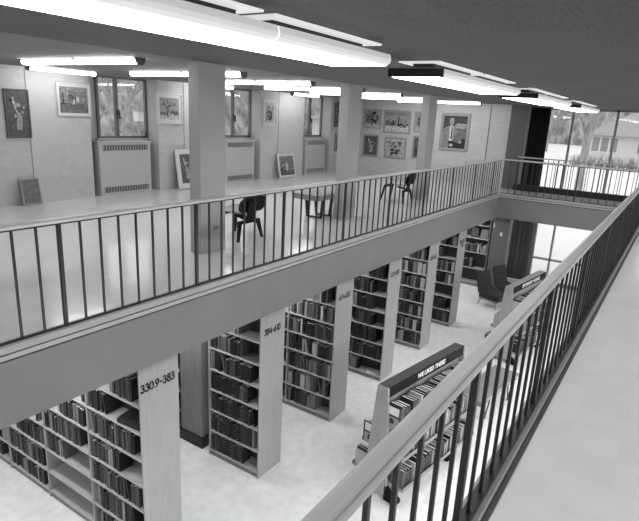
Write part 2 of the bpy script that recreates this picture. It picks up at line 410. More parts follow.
# ------------------------------------------------------------------ railings
YR, YN = 4.15, .56
def rail_profile(c): return [(c-.04,4.032),(c-.03,4.028),(c+.03,4.028),(c+.04,4.032),(c+.04,4.050),(c+.034,4.055),(c+.026,4.058),(c+.02,4.065),(c-.02,4.065),(c-.026,4.058),(c-.034,4.055),(c-.04,4.048)]
def railing(label, axis, c, a, b, x0, thickk, skip=()):
    t = thing('railing', ((a+b)/2, c, ZM) if axis=='x' else (c, (a+b)/2, ZM), label, 'railing', 'gallery railings')
    off = Vector(t.location)
    def put(mb, name, m): 
        mb.v = [tuple(Vector(v)-off) for v in mb.v]; return mb.build(name, m, t)
    mb = MB(); mb.prism(rail_profile(c), axis, a, b); put(mb, 'handrail', M_RAILWOOD)
    mb = MB()
    for z0,z1,h in ((3.128,3.146,.030 if c < 1 else .012),(4.012,4.028,.010)):
        if axis=='x': mb.box((a,c-h,z0),(b,c+h,z1))
        else: mb.box((c-h,a,z0),(c+h,b,z1))
    put(mb, 'rail_bar', M_IRON)
    k = math.ceil((a-x0)/.1885); base = {}
    while x0+.1885*k < b-.02:
        x = x0+.1885*k; thick = (k-thickk)%8==0; h = .015 if thick else .0085
        if x > a+.02:
            key = thick
            if key not in base:
                me = MB().box((-h,-h,3.118 if thick else 3.146),(h,h,4.012)).mesh('post' if thick else 'baluster'); me.materials.clear(); me.materials.append(M_IRON); base[key]=me
            o = bpy.data.objects.new('post' if thick else 'baluster', base[key]); COL.objects.link(o); o.parent = t
            o.location = Vector((x,c,0))-off if axis=='x' else Vector((c,x,0))-off
        k += 1
    return t
railing('long railing with pale wooden handrail and black balusters along the far gallery edge', 'x', YR, -.9, 15.16, 2.232, 1)
railing('nearest railing, broad pale handrail crossing the lower right above black balusters', 'x', YN, .25, 15.16, 2.2885, -1)
railing('short railing with pale handrail across the front of the far bridge', 'y', 15.20, .61, 4.10, .70, 0)
t = thing('bridge_guard_rail', (16.55,2.3,ZM), 'slender second railing on a black curb along the glass side of the far bridge', 'railing')
MB().box((-.09,-1.72,.018),(.06,1.80,.19)).build('curb', M_CURB, t)
MB().box((-.02,-1.72,.955),(.02,1.78,.985)).build('handrail', M_RAILWOOD, t)
for k in range(26):
    y = 1.76-k*.137
    h = .016 if k%8==0 else .007
    MB().box((-h,y-h,.19),(h,y+h,.955)).build('post' if k%8==0 else 'baluster', M_IRON, t)

# ------------------------------------------------------------------ curtain
def curtain(x, y0, y1, z0, z1, label, n=9):
    mb = MB(); N = 90; k=0; pts=[]
    for i in range(N+1):
        s = i/N; y = y0+(y1-y0)*s
        pts.append((x+.05*sin(s*n*2*pi)+.012*sin(s*31), y+.012*cos(s*n*4*pi)))
    for (zz, sc) in ((z0,1.0),(z0+(z1-z0)*.5,.9),(z1,.65)):
        for p in pts: mb.v.append((x+(p[0]-x)*sc, p[1], zz))
    W = N+1
    for r in range(2):
        for i in range(N): mb.f.append((r*W+i,r*W+i+1,(r+1)*W+i+1,(r+1)*W+i)); mb.m.append(0)
    mb.mats=[M_CURTAIN]
    o = mb.build('curtain', None, smooth=True)
    so = o.modifiers.new('s','SOLIDIFY'); so.thickness=.006
    return tag(o, label, 'curtain')
curtain(17.95, 3.66, 4.36, 2.6, ZC-.03, 'tall dark backlit pleated curtain left of the upper glass wall')
t = curtain(17.95, 3.66, 4.36, .05, 2.57, 'dark grey pleated curtain left of the lower glass wall, behind the lounge chairs'); t.data.materials.clear(); t.data.materials.append(mat('curtain_cloth_lower', .13, .9, var=.3, scale=3, stretch=(3,3,.2)))
t = curtain(17.98, 3.54, 3.65, .05, 2.57, 'narrow grey gathered curtain edge next to the dark curtain on the lower level', 3); t.data.materials.clear(); t.data.materials.append(M_CURTAIN2)

# ------------------------------------------------------------------ light fixtures
def strip(x, y0, label, axis='y', n=2):
    t = thing('strip_light', (x, y0, 5.53) if axis=='y' else (x, y0, 5.53), label, 'ceiling light', 'fluorescent strips on the gallery ceiling', 0 if axis=='y' else -pi/2)
    for k in range(n):
        a = k*1.29+.03; b = a+1.23
        prof = [(-.06,-.02),(-.056,-.05),(-.035,-.07),(.035,-.07),(.056,-.05),(.06,-.02)]
        MB2 = MB(); MB2.prism(prof, 'y', a, b); MB2.build('lens', M_TUBE, t)
        MB().box((-.05,a-.02,-.02),(.05,b+.02,-.001)).build('housing', M_FIXWHITE, t)
    for y in [-.0]+[k*1.29+1.265 for k in range(n)]:
        m = MB(); m.prism([(-.075,-.004),(-.062,-.055),(-.03,-.085),(.03,-.085),(.062,-.055),(.075,-.004)], 'y', y, y+.025); m.build('end_cap', M_CAP, t)
    return t
SL = ['first','second','third','fourth','fifth','sixth','seventh']
for i,x in enumerate((2.7,4.5,6.35,8.15,9.95,11.75,13.6,15.4)):
    strip(x, 5.66 if i < 7 else 5.0, ('lit fluorescent strip on the gallery ceiling pointing at the window wall, %s from the left' % SL[i-1]) if i else 'lit fluorescent strip on the gallery ceiling just beyond the left edge', n=2)
for i,(x,lab) in enumerate(((5.22,'lit fluorescent strip parallel to the window wall above the picture of a house'),(8.95,'lit fluorescent strip parallel to the wall, hidden mostly behind the nearest column'),(12.65,'short lit fluorescent strip parallel to the wall above the leaning picture'))):
    t = strip(x, 9.5, lab, 'x', 1)
def trough(x, label):
    t = thing('trough_light', (x+1.3, 2.14, ZC), label, 'ceiling light', 'large suspended lights above the atrium')
    L = 2.60
    prof = [(-.26,-.10),(-.27,-.15),(-.235,-.19),(.235,-.19),(.27,-.15),(.26,-.10)]
    for k in (0,1):
        a = -1.3+.015+k*1.29; b = a+1.275
        m = MB(); m.prism([(-.235,-.184),(-.235,-.19),(.235,-.19),(.235,-.184)], 'x', a, b, M_LENS)
        for q in (1,-1): m.prism([(q*.235,-.184),(q*.235,-.19),(q*.262,-.172),(q*.268,-.15),(q*.258,-.115),(q*.20,-.115),(q*.225,-.15)], 'x', a, b, M_LENSSIDE)
        m.build('lens', None, t)
    MB().box((-1.3,-.20,-.1845),(1.3,.20,-.105)).build('reflector', M_FIXWHITE, t)
    MB().box((-1.318,-.265,-.185),(-1.30,.265,-.115)).build('end_plate', M_FIXDARK, t)
    for a in (-1.25, .05):
        MB().box((a,-.20,-.058),(a+1.2,.20,-.046)).build('top_wing', M_LENSTOP, t)
        MB().box((a+.1,-.10,-.1045),(a+1.1,.10,-.0585)).build('ballast_box', M_FIXDARK, t)
        MB().box((a+.5,-.03,-.0455),(a+.6,.03,-.0015)).build('stem', M_FIXWHITE, t)
    return t
TL = ['large wraparound light above the atrium, behind the viewer','large bright wraparound light nearest the viewer, crossing the top edge',
      'large wraparound light with a black end plate, second along the atrium','large wraparound light, third along the atrium, smaller and farther','wraparound light farthest along the atrium, just before the glass wall']
for i,x in enumerate((-2.5,1.07,4.66,8.2,11.8)): trough(x, TL[i])

# ------------------------------------------------------------------ bookcases and books
def cview(P):
    d = Vector(P)-Vector((0,0,CAMZ)); z = d.dot(_F)
    return (PX0+FPX*d.dot(_r)/z, PY0-FPX*d.dot(_u)/z) if z > .1 else (-999,-999)
OCC = []     # boxes that hide books
OCC.append(((-4,4.1,ZF),(15.14,4.2,3.1)))
for q in (3.13,5.03,6.875,8.70,10.59,12.38): OCC.append(((q,4.15,0),(q+.51,4.17,2.44)))
def blocked(P):
    o = Vector((0,0,CAMZ)); d = Vector(P)-o
    for a,b in OCC:
        t0, t1 = 0, .995
        for i in range(3):
            if abs(d[i]) < 1e-9:
                if not a[i] <= o[i] <= b[i]: t0 = 2
                continue
            u, v = (a[i]-o[i])/d[i], (b[i]-o[i])/d[i]
            if u > v: u, v = v, u
            t0 = max(t0,u); t1 = min(t1,v)
        if t0 < t1: return True
    return False
BOOKS = []   # (distance, matrix, dims, colour index, label, group)
ORD = ['first','second','third','fourth','fifth','sixth','seventh','eighth','ninth','tenth','eleventh','twelfth','thirteenth','fourteenth','fifteenth','sixteenth','seventeenth','eighteenth','nineteenth','twentieth','twenty-first','twenty-second','twenty-third','twenty-fourth','twenty-fifth','twenty-sixth','twenty-seventh','twenty-eighth','twenty-ninth','thirtieth','thirty-first','thirty-second','thirty-third','thirty-fourth','thirty-fifth']
def fill_shelf(xf, ya, yb, z, hmax, fill, case, shelfname, bay, tones=None, sd=.012, thick=(.017,.040), rng=random):
    """books with spines facing -X from ya (left, high y) down to yb"""
    y = ya-.012; end = ya-(ya-yb-.03)*fill; n = 0; run = rng.choice(tones or range(16)); left = rng.randint(1,3)
    lean = 0
    while True:
        w_ = rng.uniform(*thick); 
        if left <= 0: run = rng.choice(tones or range(16)); left = rng.randint(1,3)
        left -= 1
        if y-w_ < end: break
        h = rng.uniform(.70,.93)*hmax; dp = min(.20, h*.72)
        if left > 0 and n: h = hlast*rng.uniform(.94,1.05)
        h = min(h, hmax-.005)
        hlast = h
        th = 0
        if rng.random() < .035 and y-w_-.09 > yb+.02:
            th = -radians(rng.uniform(9,16))       # leaning book
        sh = sin(-th)*h
        y0 = y-w_/max(.5,cos(th))-sh
        M = Matrix.Translation((xf+sd+rng.uniform(0,.018), y-w_ if th==0 else y-w_*cos(th)-sh, z+.001+w_*sin(-th))) @ Matrix.Rotation(th,4,'X')
        n += 1
        c = M @ Vector((0,w_/2,h*.85))
        px = cview(c); vis = -4 < px[0] < 643 and -4 < px[1] < 525 and not (blocked(c) and blocked(M @ Vector((0,w_/2,h*.3))))
        if vis:
            lab = '%s%s book, %s from left, %s shelf%s, %s bookcase' % (TONE(BOOKV[run]), '', ORD[min(n-1,34)], shelfname, bay, case)
            BOOKS.append(((c-Vector((0,0,CAMZ))).length, M, (dp,w_-.0015,h), run, lab, 'books on the %s bookcase' % case))
        y = y-w_ if th==0 else y0
    return y
SN = ['bottom','second lowest','third lowest','fourth lowest','fifth lowest','sixth lowest','seventh lowest','top']
DARK = [0,1,2,3,4,5,6,7,0,9,13,15,11,1,8,13,10]
LITE = list(range(16))+[6,8,10,12,14,12,10,8]
ZS = [.10,.43,.77,1.10,1.42,1.75,2.07]
def bookcase(k, x, n, label, number, zs, units=None, extra=None, sides=True):
    """double-sided case running along +Y from the end panel at y=4.15"""
    t = thing('bookcase', (x+.255, 4.15, 0), label, 'bookcase', 'double sided bookcases under the gallery')
    W = .255
    p = MB().box((-W,0,0),(W,.022,2.43)).build('end_panel', M_WOOD, t, bevel=.003)
    units = units or [(0.022+i*.93, 0.022+(i+1)*.93) for i in range(n)]
    for (a,b) in units:
        MB().box((-.012,a,.0),(.012,b,2.40)).build('back_panel', M_SBACK, t)
        MB().box((-W+.02,a,0),(W-.02,b-.02,.08)).build('base', M_DWOOD, t)
        MB().box((-W,b-.02,0),(W,b,2.40)).build('upright', M_WOOD, t)
        for z in zs:
            for s in (-1,1):
                MB().box((s*W,a,z-.02),(s*.012,b-.02,z)).build('shelf', M_SHELF, t)
        MB().box((-W,a,2.405),(W,b,2.425)).build('case_top', M_SHELF, t)
    if number:
        for i,(s,zz,wd) in enumerate(number):
            stroke_text('range_number', s, .085, M_LETTER, p, face_ny((-.015 if i==0 else 0,-.0015,zz)), wd)
    return t, [(4.15+a, 4.15+b-.02) for a,b in units]
NUM = [[('330.9-383',2.20,.45)],[('384-610',2.19,.34)],[('611-630',2.19,.34)],[('631-650',2.17,.34)],[('650-652',2.12,.34)],[('700-812',2.18,.36),('900',2.07,.16)],None]
BL = ['330.9-383','384-610','third','fourth','fifth','sixth']
LAB = ['tall pale wooden bookcase marked 330.9-383, nearest at lower left','tall pale wooden bookcase marked 384-610, second from the left',
 'tall pale wooden bookcase third from the left, just right of 384-610','tall pale wooden bookcase fourth from the left',
 'tall pale wooden bookcase fifth from the left','tall pale wooden bookcase sixth from the left, with two lines of numbers','bookcase seventh from the left']
rng = random.Random(11)
PX_ = [3.13,5.03,6.875,8.70,10.59,12.38]
for k in range(6):
    x = PX_[k]
    units = [(0.022,.952),(1.66,2.6),(2.6,3.54)] if k in (1,3,5) else None
    if k == 0: units = [(.022,.97),(.97,1.93),(1.93,2.89),(2.89,3.85),(3.85,4.81)]
    zs = ZS if k else [.10,.39,.72,1.04,1.36,1.68,2.0]
    t, U = bookcase(k, x, 2, LAB[k], NUM[k], zs, units)
    for ui,(a,b) in enumerate(U):
        for si,z in enumerate(zs):
            hm = (zs[si+1] if si+1 < len(zs) else 2.4)-z-.03
            if hm > .31: hm = .31
            bay = ['',' in the second bay',' in the third bay',' in the fourth bay',' in the fifth bay'][ui]
            f = 1.0
            if k == 0:
                f = [[.8,.85,.95,.6,.9,.35,.9],[0,0,.45,.85,.95,1,1],[.9,.95,1,.9,1,1,1],[.8,1,1,.9,1,1,1],[1]*7][ui][si]
                T_ = DARK+[6,8,10,12]
            elif k == 1: f = [.72,.95,.93,.82,.85,.68,.6][si] if ui==0 else rng.uniform(.7,1); T_ = DARK+[6,8]
            elif k == 2: f = [.70,1,1,1,1,1,.85][si]; T_ = LITE
            elif k == 3: f = [.45,.95,.85,.75,.7,.7,.95][si] if ui==0 else .9; T_ = DARK+[8,10]
            elif k == 4: f = 1; T_ = LITE
            else: f = [1,.9,.5,.95,1,.6,1][si]; T_ = DARK+[14]
            if f > 0: fill_shelf(x, b, a, z, hm, f, BL[k], SN[si], bay, T_, rng=rng)
# wall case at the far end, facing the viewer
t = thing('bookcase', (16.45,5.5,0), 'dark wall bookcase under the gallery behind the lounge chairs', 'bookcase')
MB().box((.14,-.97,0),(.165,1.0,2.42)).build('back_panel', M_SBACK, t)
for y in (-.97,0,.98): MB().box((-.17,y,0),(.14,y+.02,2.42)).build('upright', M_DWOOD, t)
MB().box((-.15,-.95,0),(.14,.98,.09)).build('base', M_DWOOD, t)
ZW = [.12,.57,1.08,1.53,1.95]
for z in ZW+[2.41]:
    MB().box((-.17,-.95,z-.02),(.14,0,z)).build('shelf', M_SHELF, t); MB().box((-.17,.02,z-.02),(.14,.98,z)).build('shelf', M_SHELF, t)
for si,z in enumerate(ZW):
    if si == 0: continue
    for (a,b,bay) in ((6.48,5.52,' in the left bay'),(5.5,4.55,'')):
        fill_shelf(16.29, a, b, z, .30, [0,.6,1,0 if bay=='' else .8,.9][si], 'far wall', SN[si], bay, LITE if si==2 else DARK+[8], rng=rng)
# two open magazines displayed face out on it
for i,(y,z) in enumerate(((5.02,1.54),(4.72,1.54))):
    o = MB().box((-.01,-.11,0),(.01,.11,.29)).build('magazine', M_BOOK[10 if i else 6], None, loc=(16.36,y,z)); o.rotation_euler=(0,.25,0)
    tag(o, ['magazine with a grey cover leaning face out on the far wall bookcase, left one','magazine with a paler cover leaning face out on the far wall bookcase, right one'][i], 'magazine', 'magazines shown face out')

# --- display racks (low book trucks with a sign bar)
def rack(loc, rz, sign, label, lab2, ztop=1.68, L=1.80, topm=None, signw=.9):
    t = thing('display_rack', loc, label, 'display rack', 'low display racks in the atrium', rz)
    # local: x along rack from near end (0) to far end (L); +y = away from the viewer's railing
    for x in (0, L-.03):
        m = MB(); m.prism([(-.20,.06),(.20,.06),(.085,ztop-.005),(-.085,ztop-.005)], 'x', x, x+.03)
        m.build('end_panel', M_WOOD, t, bevel=.004)
    m = MB(); m.box((.031,-.075,ztop-.13),(L-.031,.075,ztop)); m.build('sign_bar', topm or M_SIGNTOP, t)
    s = MB().box((.032,-.082,ztop-.15),(L-.032,-.0755,ztop-.003)).build('sign_face', M_BLACK, t)
    text_mesh('sign_lettering', sign, .10, M_WLETTER, s, face_ny((L*.53,-.0835,ztop-.078)), bold=.003, width=signw)
    MB().box((.031,.0755,ztop-.135),(L-.032,.082,ztop-.003)).build('sign_face', M_BLACK, t)
    MB().box((.031,-.012,.30),(L-.031,.012,ztop-.131)).build('divider', M_WOOD, t)
    for s_ in (-1,1):
        for z,d in (((1.12,.29),(.68,.36),(.26,.42)) if s_<0 else ((.72,.28),(.26,.42))):
            sh = MB().box((-.06 if z>.5 else .031,s_*.013,z-.025),(L-.031,s_*d,z)); 
            if z>.5: sh = MB().box((.031,s_*.013,z-.025),(L-.031,s_*d,z))
            sh.build('shelf', M_WOOD, t)
            MB().box((.031,s_*d,z-.025),(L-.031,s_*(d+.012),z+.03)).build('shelf_lip', M_DWOOD, t)
        for x in (.02, L*.70, ):
            m = MB(); m.prism([(s_*.16,.0),(s_*.34,.0),(s_*.36,.05),(s_*.31,.13),(s_*.16,.235)], 'x', x-.02, x+.03)
            f = m.build('foot', M_BLACK, t)
            m = MB(); m.tube([(x-.055,s_*.33,.055),(x+.065,s_*.33,.055)], .052, None, 16); m.build('caster', M_BLACK, f)
    return t
R1 = Matrix.Translation((5.76,2.70,0)) @ Matrix.Rotation(radians(-8.8),4,'Z')
rack((5.76,2.70,0), radians(-8.8), 'WE LIKED THESE!', 'low display rack with a black sign bar reading WE LIKED THESE!', None, ztop=1.635, L=2.04, signw=.74)
R2 = Matrix.Translation((11.25,2.58,0)) @ Matrix.Rotation(radians(-8.0),4,'Z')
rack((11.25,2.58,0), radians(-8.0), 'SPOTLIGHT  BOOKS', 'farther display rack with a pale-topped sign bar, near the two lounge chairs', None, L=1.96, topm=M_WOOD, signw=1.0)
def rack_books(R, L, case):
    for s_,sname in ((-1,'railing side'),(1,'far side')):
        for z,d,sn in (((1.12,.29,'upper'),(.68,.36,'middle'),(.26,.42,'lower')) if s_<0 else ((.72,.28,'upper'),(.26,.42,'lower'))):
            x = .06; n = 0
            while x < L-.12:
                w_ = rng.uniform(.022,.045); h = rng.uniform(.22,.29) if z > .5 else rng.uniform(.2,.27); dp = .20
                if rng.random() < .08: x += .06
                ci = rng.choice([0,1,2,4,6,8,10,12,14,3,9])
                # spine faces outward (s_ side)
                B = Matrix.Rotation(pi/2 if s_<0 else -pi/2,4,'Z')
                M = R @ Matrix.Translation((x+(w_ if s_<0 else 0), s_*(d-.02), z+.001)) @ B
                n += 1
                c = M @ Vector((dp/2,w_/2,h)); px = cview(c)
                if -4<px[0]<643 and -4<px[1]<525 and s_*1 and (s_<0 or n<6):
                    BOOKS.append(((c-Vector((0,0,CAMZ))).length*(.6), M, (dp,w_-.0015,h), ci, '%s book, %s from near end, %s shelf, %s, %s rack' % (TONE(BOOKV[ci]), ORD[min(n-1,34)] if n<=35 else 'last', sn, sname, case), 'books on the %s rack' % case))
                x += w_
rack_books(R1, 2.04, 'WE LIKED THESE!')
rack_books(R2, 1.96, 'farther display')
# book ends on the near end of the first rack
for s_ in (1,-1):
    t = thing('bookend', tuple(R1 @ Vector((.045,s_*.165,.721 if s_>0 else 1.121))), 'black-rimmed bookend with white card, near end of WE LIKED THESE! rack, %s' % ('far side' if s_>0 else 'railing side'), 'bookend', 'bookends on the rack', radians(-8.8))
    MB().box((-.004,-.11,0),(0,.11,.28)).build('plate', M_LEG, t)
    mb = MB()
    for a,b in (((-.012,-.115,0),(-.004,-.10,.29)),((-.012,.10,0),(-.004,.115,.29)),((-.012,-.10,.275),(-.004,.10,.29)),((-.012,-.10,.13),(-.004,.10,.145))): mb.box(a,b)
    mb.build('rim', M_IRON, t)
    MB().box((-.008,-.09,.155),(-.004,.09,.268)).build('card', M_WHITE, t)
    MB().box((-.008,-.02,.03),(-.004,.04,.10)).build('clip', M_IRON, t)

# --- make the books: unit meshes, scaled copies; 300 nearest individually, rest one object
def unit_book(mi, band):
    mb = MB(); m = M_BOOK[mi]
    mb.box((0,0,0),(.02,1,1), m); mb.box((.02,0,0),(1,.07,1), m); mb.box((.02,.93,0),(1,1,1), m)
    mb.box((.02,.07,.012),(.965,.93,.985), M_PAGES)
    if band:
        mb.box((-.004,.03,.10),(0,.97,.15), M_BAND)
        if band > 1: mb.box((-.004,.03,.74),(0,.97,.78), M_BAND)
    me = mb.mesh('book'); return me
UB = {}
BOOKS.sort(key=lambda b: b[0])
rest = MB()
for i,(dist,M,dims,ci,lab,grp) in enumerate(BOOKS):
    band = (i*7919)%7; band = 0 if band<5 else 1 if band<6 else 2
    if (ci,band) not in UB: UB[ci,band] = unit_book(ci,band)
    me = UB[ci,band]; T = M @ Matrix.Diagonal((dims[0],dims[1],dims[2],1))
    if i < 300:
        o = bpy.data.objects.new('book', me); COL.objects.link(o); o.matrix_world = T
        tag(o, lab, 'book', grp)
    else:
        k = len(rest.v); rest.v += [tuple(T @ v.co) for v in me.vertices]
        for p in me.polygons:
            rest.f.append(tuple(k+j for j in p.vertices)); rest.m.append(rest.slot(me.materials[p.material_index]))
if rest.v:
    o = rest.build('shelved_books'); o['kind'] = 'stuff'; tag(o, 'many small distant books filling the farther bookcase shelves', 'books')
print('BOOKS', len(BOOKS))
# loose flat book / magazine on shelves
def flat_book(loc, rz, dims, m, label, grp=None, tilt=0):
    mb = MB(); a,b,h = dims
    mb.box((-a/2,-b/2,0),(a/2,b/2,h*.15), m); mb.box((-a/2,-b/2,h*.85),(a/2,b/2,h), m); mb.box((-a/2+.005,-b/2+.005,h*.15),(a/2-.006,b/2-.006,h*.85), M_PAGES); mb.box((-a/2,-b/2,h*.15),(-a/2+.005,b/2,h*.85), m)
    o = mb.build('book', None, None, loc=loc); o.rotation_euler = (tilt,0,rz); return tag(o, label, 'book', grp)
flat_book((5.13,4.35,2.072), .2, (.2,.28,.03), M_BOOK[12], 'pale book lying flat on the top shelf of the 384-610 bookcase')
flat_book((5.14,4.36,1.752), 0, (.18,.26,.02), M_BOOK[8], 'thin grey book lying flat at the right of a high shelf of the 384-610 bookcase')
flat_book((8.82,4.36,.102), .5, (.19,.30,.012), M_WHITE, 'white booklet lying flat on the bottom shelf of the fourth bookcase')
flat_book((6.98,4.32,.102), .3, (.19,.27,.012), M_BOOK[14], 'pale booklet lying flat on the bottom shelf of the third bookcase')
flat_book((3.24,4.33,1.042), .2, (.19,.25,.02), M_BOOK[14], 'pale pamphlet lying flat beside the end panel of the 330.9-383 bookcase')
flat_book((3.25,4.40,1.682), .1, (.2,.34,.05), M_BOOK[1], 'large black volume lying flat on a high shelf of the 330.9-383 bookcase')
flat_book((3.25,4.38,1.733), .15, (.19,.30,.04), M_BOOK[0], 'black volume lying on top of another on a high shelf of the 330.9-383 bookcase')

# ------------------------------------------------------------------ table between the racks, benches
t = thing('reading_table', (9.15,2.20,0), 'low grey-topped table with V-shaped black legs between the two display racks', 'table', None, radians(-8.8))
MB().box((-.78,-.25,.40),(.78,.25,.46)).build('table_top', M_BENCH, t, bevel=.004)
MB().box((-.74,-.22,.34),(.74,.22,.40)).build('apron', M_DWOOD, t)
for x in (-.55,.40):
    for y in (-.20,.20):
        m = MB(); m.tube([(x,y,.34),(x+.08,y,.02)], .013, None, 8); m.tube([(x+.22,y,.34),(x+.08,y,.02)], .013, None, 8); m.tube([(x+.05,y,.012),(x+.12,y,.012)], .012)
        m.build('leg', M_IRON, t)
t = thing('low_stool', (8.36,5.64,ZM), 'low square slab-topped stool with black sled legs left of the middle column', 'stool')
MB().box((-.32,-.27,.36),(.34,.27,.46)).build('stool_top', M_BENCH, t, bevel=.004)
for x,nm in ((-.03,0),(.27,1)):
    m = MB()
    for s in (-1,1): m.hex([(x-.018,s*.15-.02,0),(x+.018,s*.15-.02,0),(x-.018,s*.15+.02,0),(x+.018,s*.15+.02,0),(x-.022,s*.19-.025,.36),(x+.022,s*.19-.025,.36),(x-.022,s*.19+.025,.36),(x+.022,s*.19+.025,.36)])
    m.box((x-.018,-.13,0),(x+.018,.13,.028)); m.build('sled_leg', M_IRON, t)

# ------------------------------------------------------------------ bent plywood chairs
def curved_panel(w, h, thick, bow, n=10, m_=8, roundness=.35):
    """panel in local xz, bowed in y; rounded-rect outline"""
    mb = MB(); R = []
    for j in range(m_+1):
        v = -1+2*j/m_
        row = []
        for i in range(n+1):
            u = -1+2*i/n
            ex = (1-abs(v)**4*roundness); ez = (1-abs(u)**4*roundness)
            x = u*w/2*ex; z = v*h/2*ez
            row.append((x, bow*(u*u)+.25*bow*v*v, z))
        R.append(row)
    k=0
    for s in (0,1):
        for row in R:
            for p in row: mb.v.append((p[0],p[1]+(thick if s else 0),p[2]))
    W=n+1; Nn=W*(m_+1)
    for j in range(m_):
        for i in range(n):
            a=j*W+i; mb.f.append((a,a+1,a+W+1,a+W)); mb.f.append((Nn+a,Nn+a+W,Nn+a+W+1,Nn+a+1)); mb.m+=[0,0]
    edge=[i for i in range(W)]+[j*W+n for j in range(1,m_+1)]+[m_*W+i for i in range(n-1,-1,-1)]+[j*W for j in range(m_-1,0,-1)]
    for a,b in zip(edge,edge[1:]+edge[:1]): mb.f.append((a,b,Nn+b,Nn+a)); mb.m.append(0)
    mb.mats=[None]
    return mb
def taper_leg(mb, a, b, wa, wb, t=.012):
    a=Vector(a); b=Vector(b)
    P=[]
    for p,w_ in ((b,wb),(a,wa)):
        for sy in (-1,1):
            for sx in (-1,1): P.append((p.x+sx*w_, p.y+sy*t, p.z))
    mb.hex(P)
def ply_chair(loc, rz, label):
    # faces +Y locally; rear at y=-.25
    t = thing('plywood_chair', loc, label, 'chair', 'bent plywood chairs on the gallery', rz)
    s = curved_panel(.56,.50,.012,.03); s.v=[(x,z,.40+ (y*1.0) + z*.10) for x,y,z in s.v]
    s.build('seat', M_PLYT, t, smooth=False)
    bk = curved_panel(.58,.28,.012,-.05,roundness=.22); T = Matrix.Translation((0,-.265,.555)) @ Matrix.Rotation(radians(14),4,'X'); bk.v=[tuple(T @ Vector(v)) for v in bk.v]
    bk.build('backrest', M_PLY, t)
    sp = MB(); pts=[(-.02,.345),(-.24,.30),(-.27,.34),(-.275,.44),(-.30,.58)]
    for (y0,z0),(y1,z1) in zip(pts,pts[1:]):
        sp.hex([(-.075,y0-.012,z0-.012),(.075,y0-.012,z0-.012),(-.075,y0+.012,z0+.012),(.075,y0+.012,z0+.012),(-.075,y1-.012,z1-.01),(.075,y1-.012,z1-.01),(-.075,y1+.012,z1+.012),(.075,y1+.012,z1+.012)])
    sp.build('spine', M_PLY, t)
    for s_ in (-1,1):
        m = MB(); taper_leg(m,(s_*.20,-.24,.29),(s_*.27,-.28,0),.045,.02); m.build('leg', M_PLY, t)
        m = MB(); taper_leg(m,(s_*.21,.22,.37),(s_*.28,.29,0),.045,.02); m.build('leg', M_PLY, t)
    m = MB(); m.box((-.235,-.255,.25),(.235,-.225,.30)); m.box((-.245,.205,.33),(.245,.235,.38)); m.build('leg_arch', M_PLY, t)
    return t
ply_chair((6.08,5.54,ZM), radians(0), 'black bent plywood chair with pale seat right of the nearest column')
ply_chair((11.53,5.49,ZM), radians(2), 'black bent plywood chair standing between the middle and farthest columns')

# ------------------------------------------------------------------ upholstered lounge chairs
def rbox(mb_name, a, b, m, parent, bev=.04, T=None, tufts=None):
    mb = MB().box(a,b)
    o = mb.build(mb_name, m, parent, smooth=False); 
    bv = o.modifiers.new('b','BEVEL'); bv.width=bev; bv.segments=4
    if T is not None: o.matrix_local = T
    return o
def lounge(loc, rz, label):
    t = thing('lounge_chair', loc, label, 'chair', 'armless lounge chairs', rz)
    # faces -Y locally
    rbox('seat_cushion', (-.29,-.36,.24), (.29,.30,.42), M_UPH, t)
    T = Matrix.Translation((0,.24,.36)) @ Matrix.Rotation(radians(-17),4,'X')
    b = rbox('back_cushion', (-.28,0,0), (.28,.10,.60), M_UPH, t, T=T)
    for x in (-.13,0,.13):
        for z in (.2,.38):
            m = MB(); m.tube([(x,-.012,z),(x,.004,z)], .018, None, 10); m.build('button', M_BLACK, b)
    MB().box((-.26,-.32,.19),(.26,.30,.24)).build('base_rail', M_LEG, t)
    for x in (-1,1):
        for y in (-1,1):
            m = MB(); m.tube([(x*.22,y*.24,.19),(x*.26,y*.31,0)], [.022,.012]); m.build('leg', M_LEG, t)
    return t
lounge((14.78,3.78,0), radians(-20), 'dark button-backed lounge chair nearer the display rack')
lounge((15.74,3.60,0), radians(-20), 'dark button-backed lounge chair farther back, beside the curtain')

# ------------------------------------------------------------------ pictures
def picture(name, cx, cy, cz, w_, h_, axis, art, fm, border=.05, mount=0, label='', tilt=0, group=None, cat='picture', gap=.004):
    """axis 'y': hangs on a wall whose face looks toward -Y; 'x': looks toward -X. local: x right, y out of picture, z up"""
    rz = 0 if axis=='y' else -pi/2
    t = thing(name, (cx,cy,cz), label, cat, group, rz); t.rotation_euler = (tilt,0,rz)
    W,H=w_/2,h_/2; d=.03
    mb = MB()
    for a,b in (((-W,-d,-H),(-W+border,0,H)),((W-border,-d,-H),(W,0,H)),((-W+border,-d,H-border),(W-border,0,H)),((-W+border,-d,-H),(W-border,0,-H+border))): mb.box(a,b)
    mb.build('frame', fm, t, bevel=.004)
    iw, ih = W-border, H-border
    if mount:
        MB().box((-iw,-.012,-ih),(iw,-.004,ih)).build('mount', M_MATB, t); iw-=mount; ih-=mount
    c = MB(); c.box((-iw,-.016,-ih),(iw,-.0125 if mount else -.004,ih), art[0])
    for k,(pts,m) in enumerate(art[1]):
        y = -.0165-.0003*k
        c.poly([(-iw+p[0]*2*iw, y, -ih+p[1]*2*ih) for p in pts], m)
    c.build('painting', None, t)
    return t
PV = {v: mat('paint_%d' % int(v*1000), v, .6, var=.35, scale=16) for v in (.02,.05,.09,.15,.22,.3,.42,.55)}
def ell(cx,cy,rx,ry,n=16,a0=0): return [(cx+rx*cos(2*pi*i/n+a0), cy+ry*sin(2*pi*i/n+a0)) for i in range(n)]
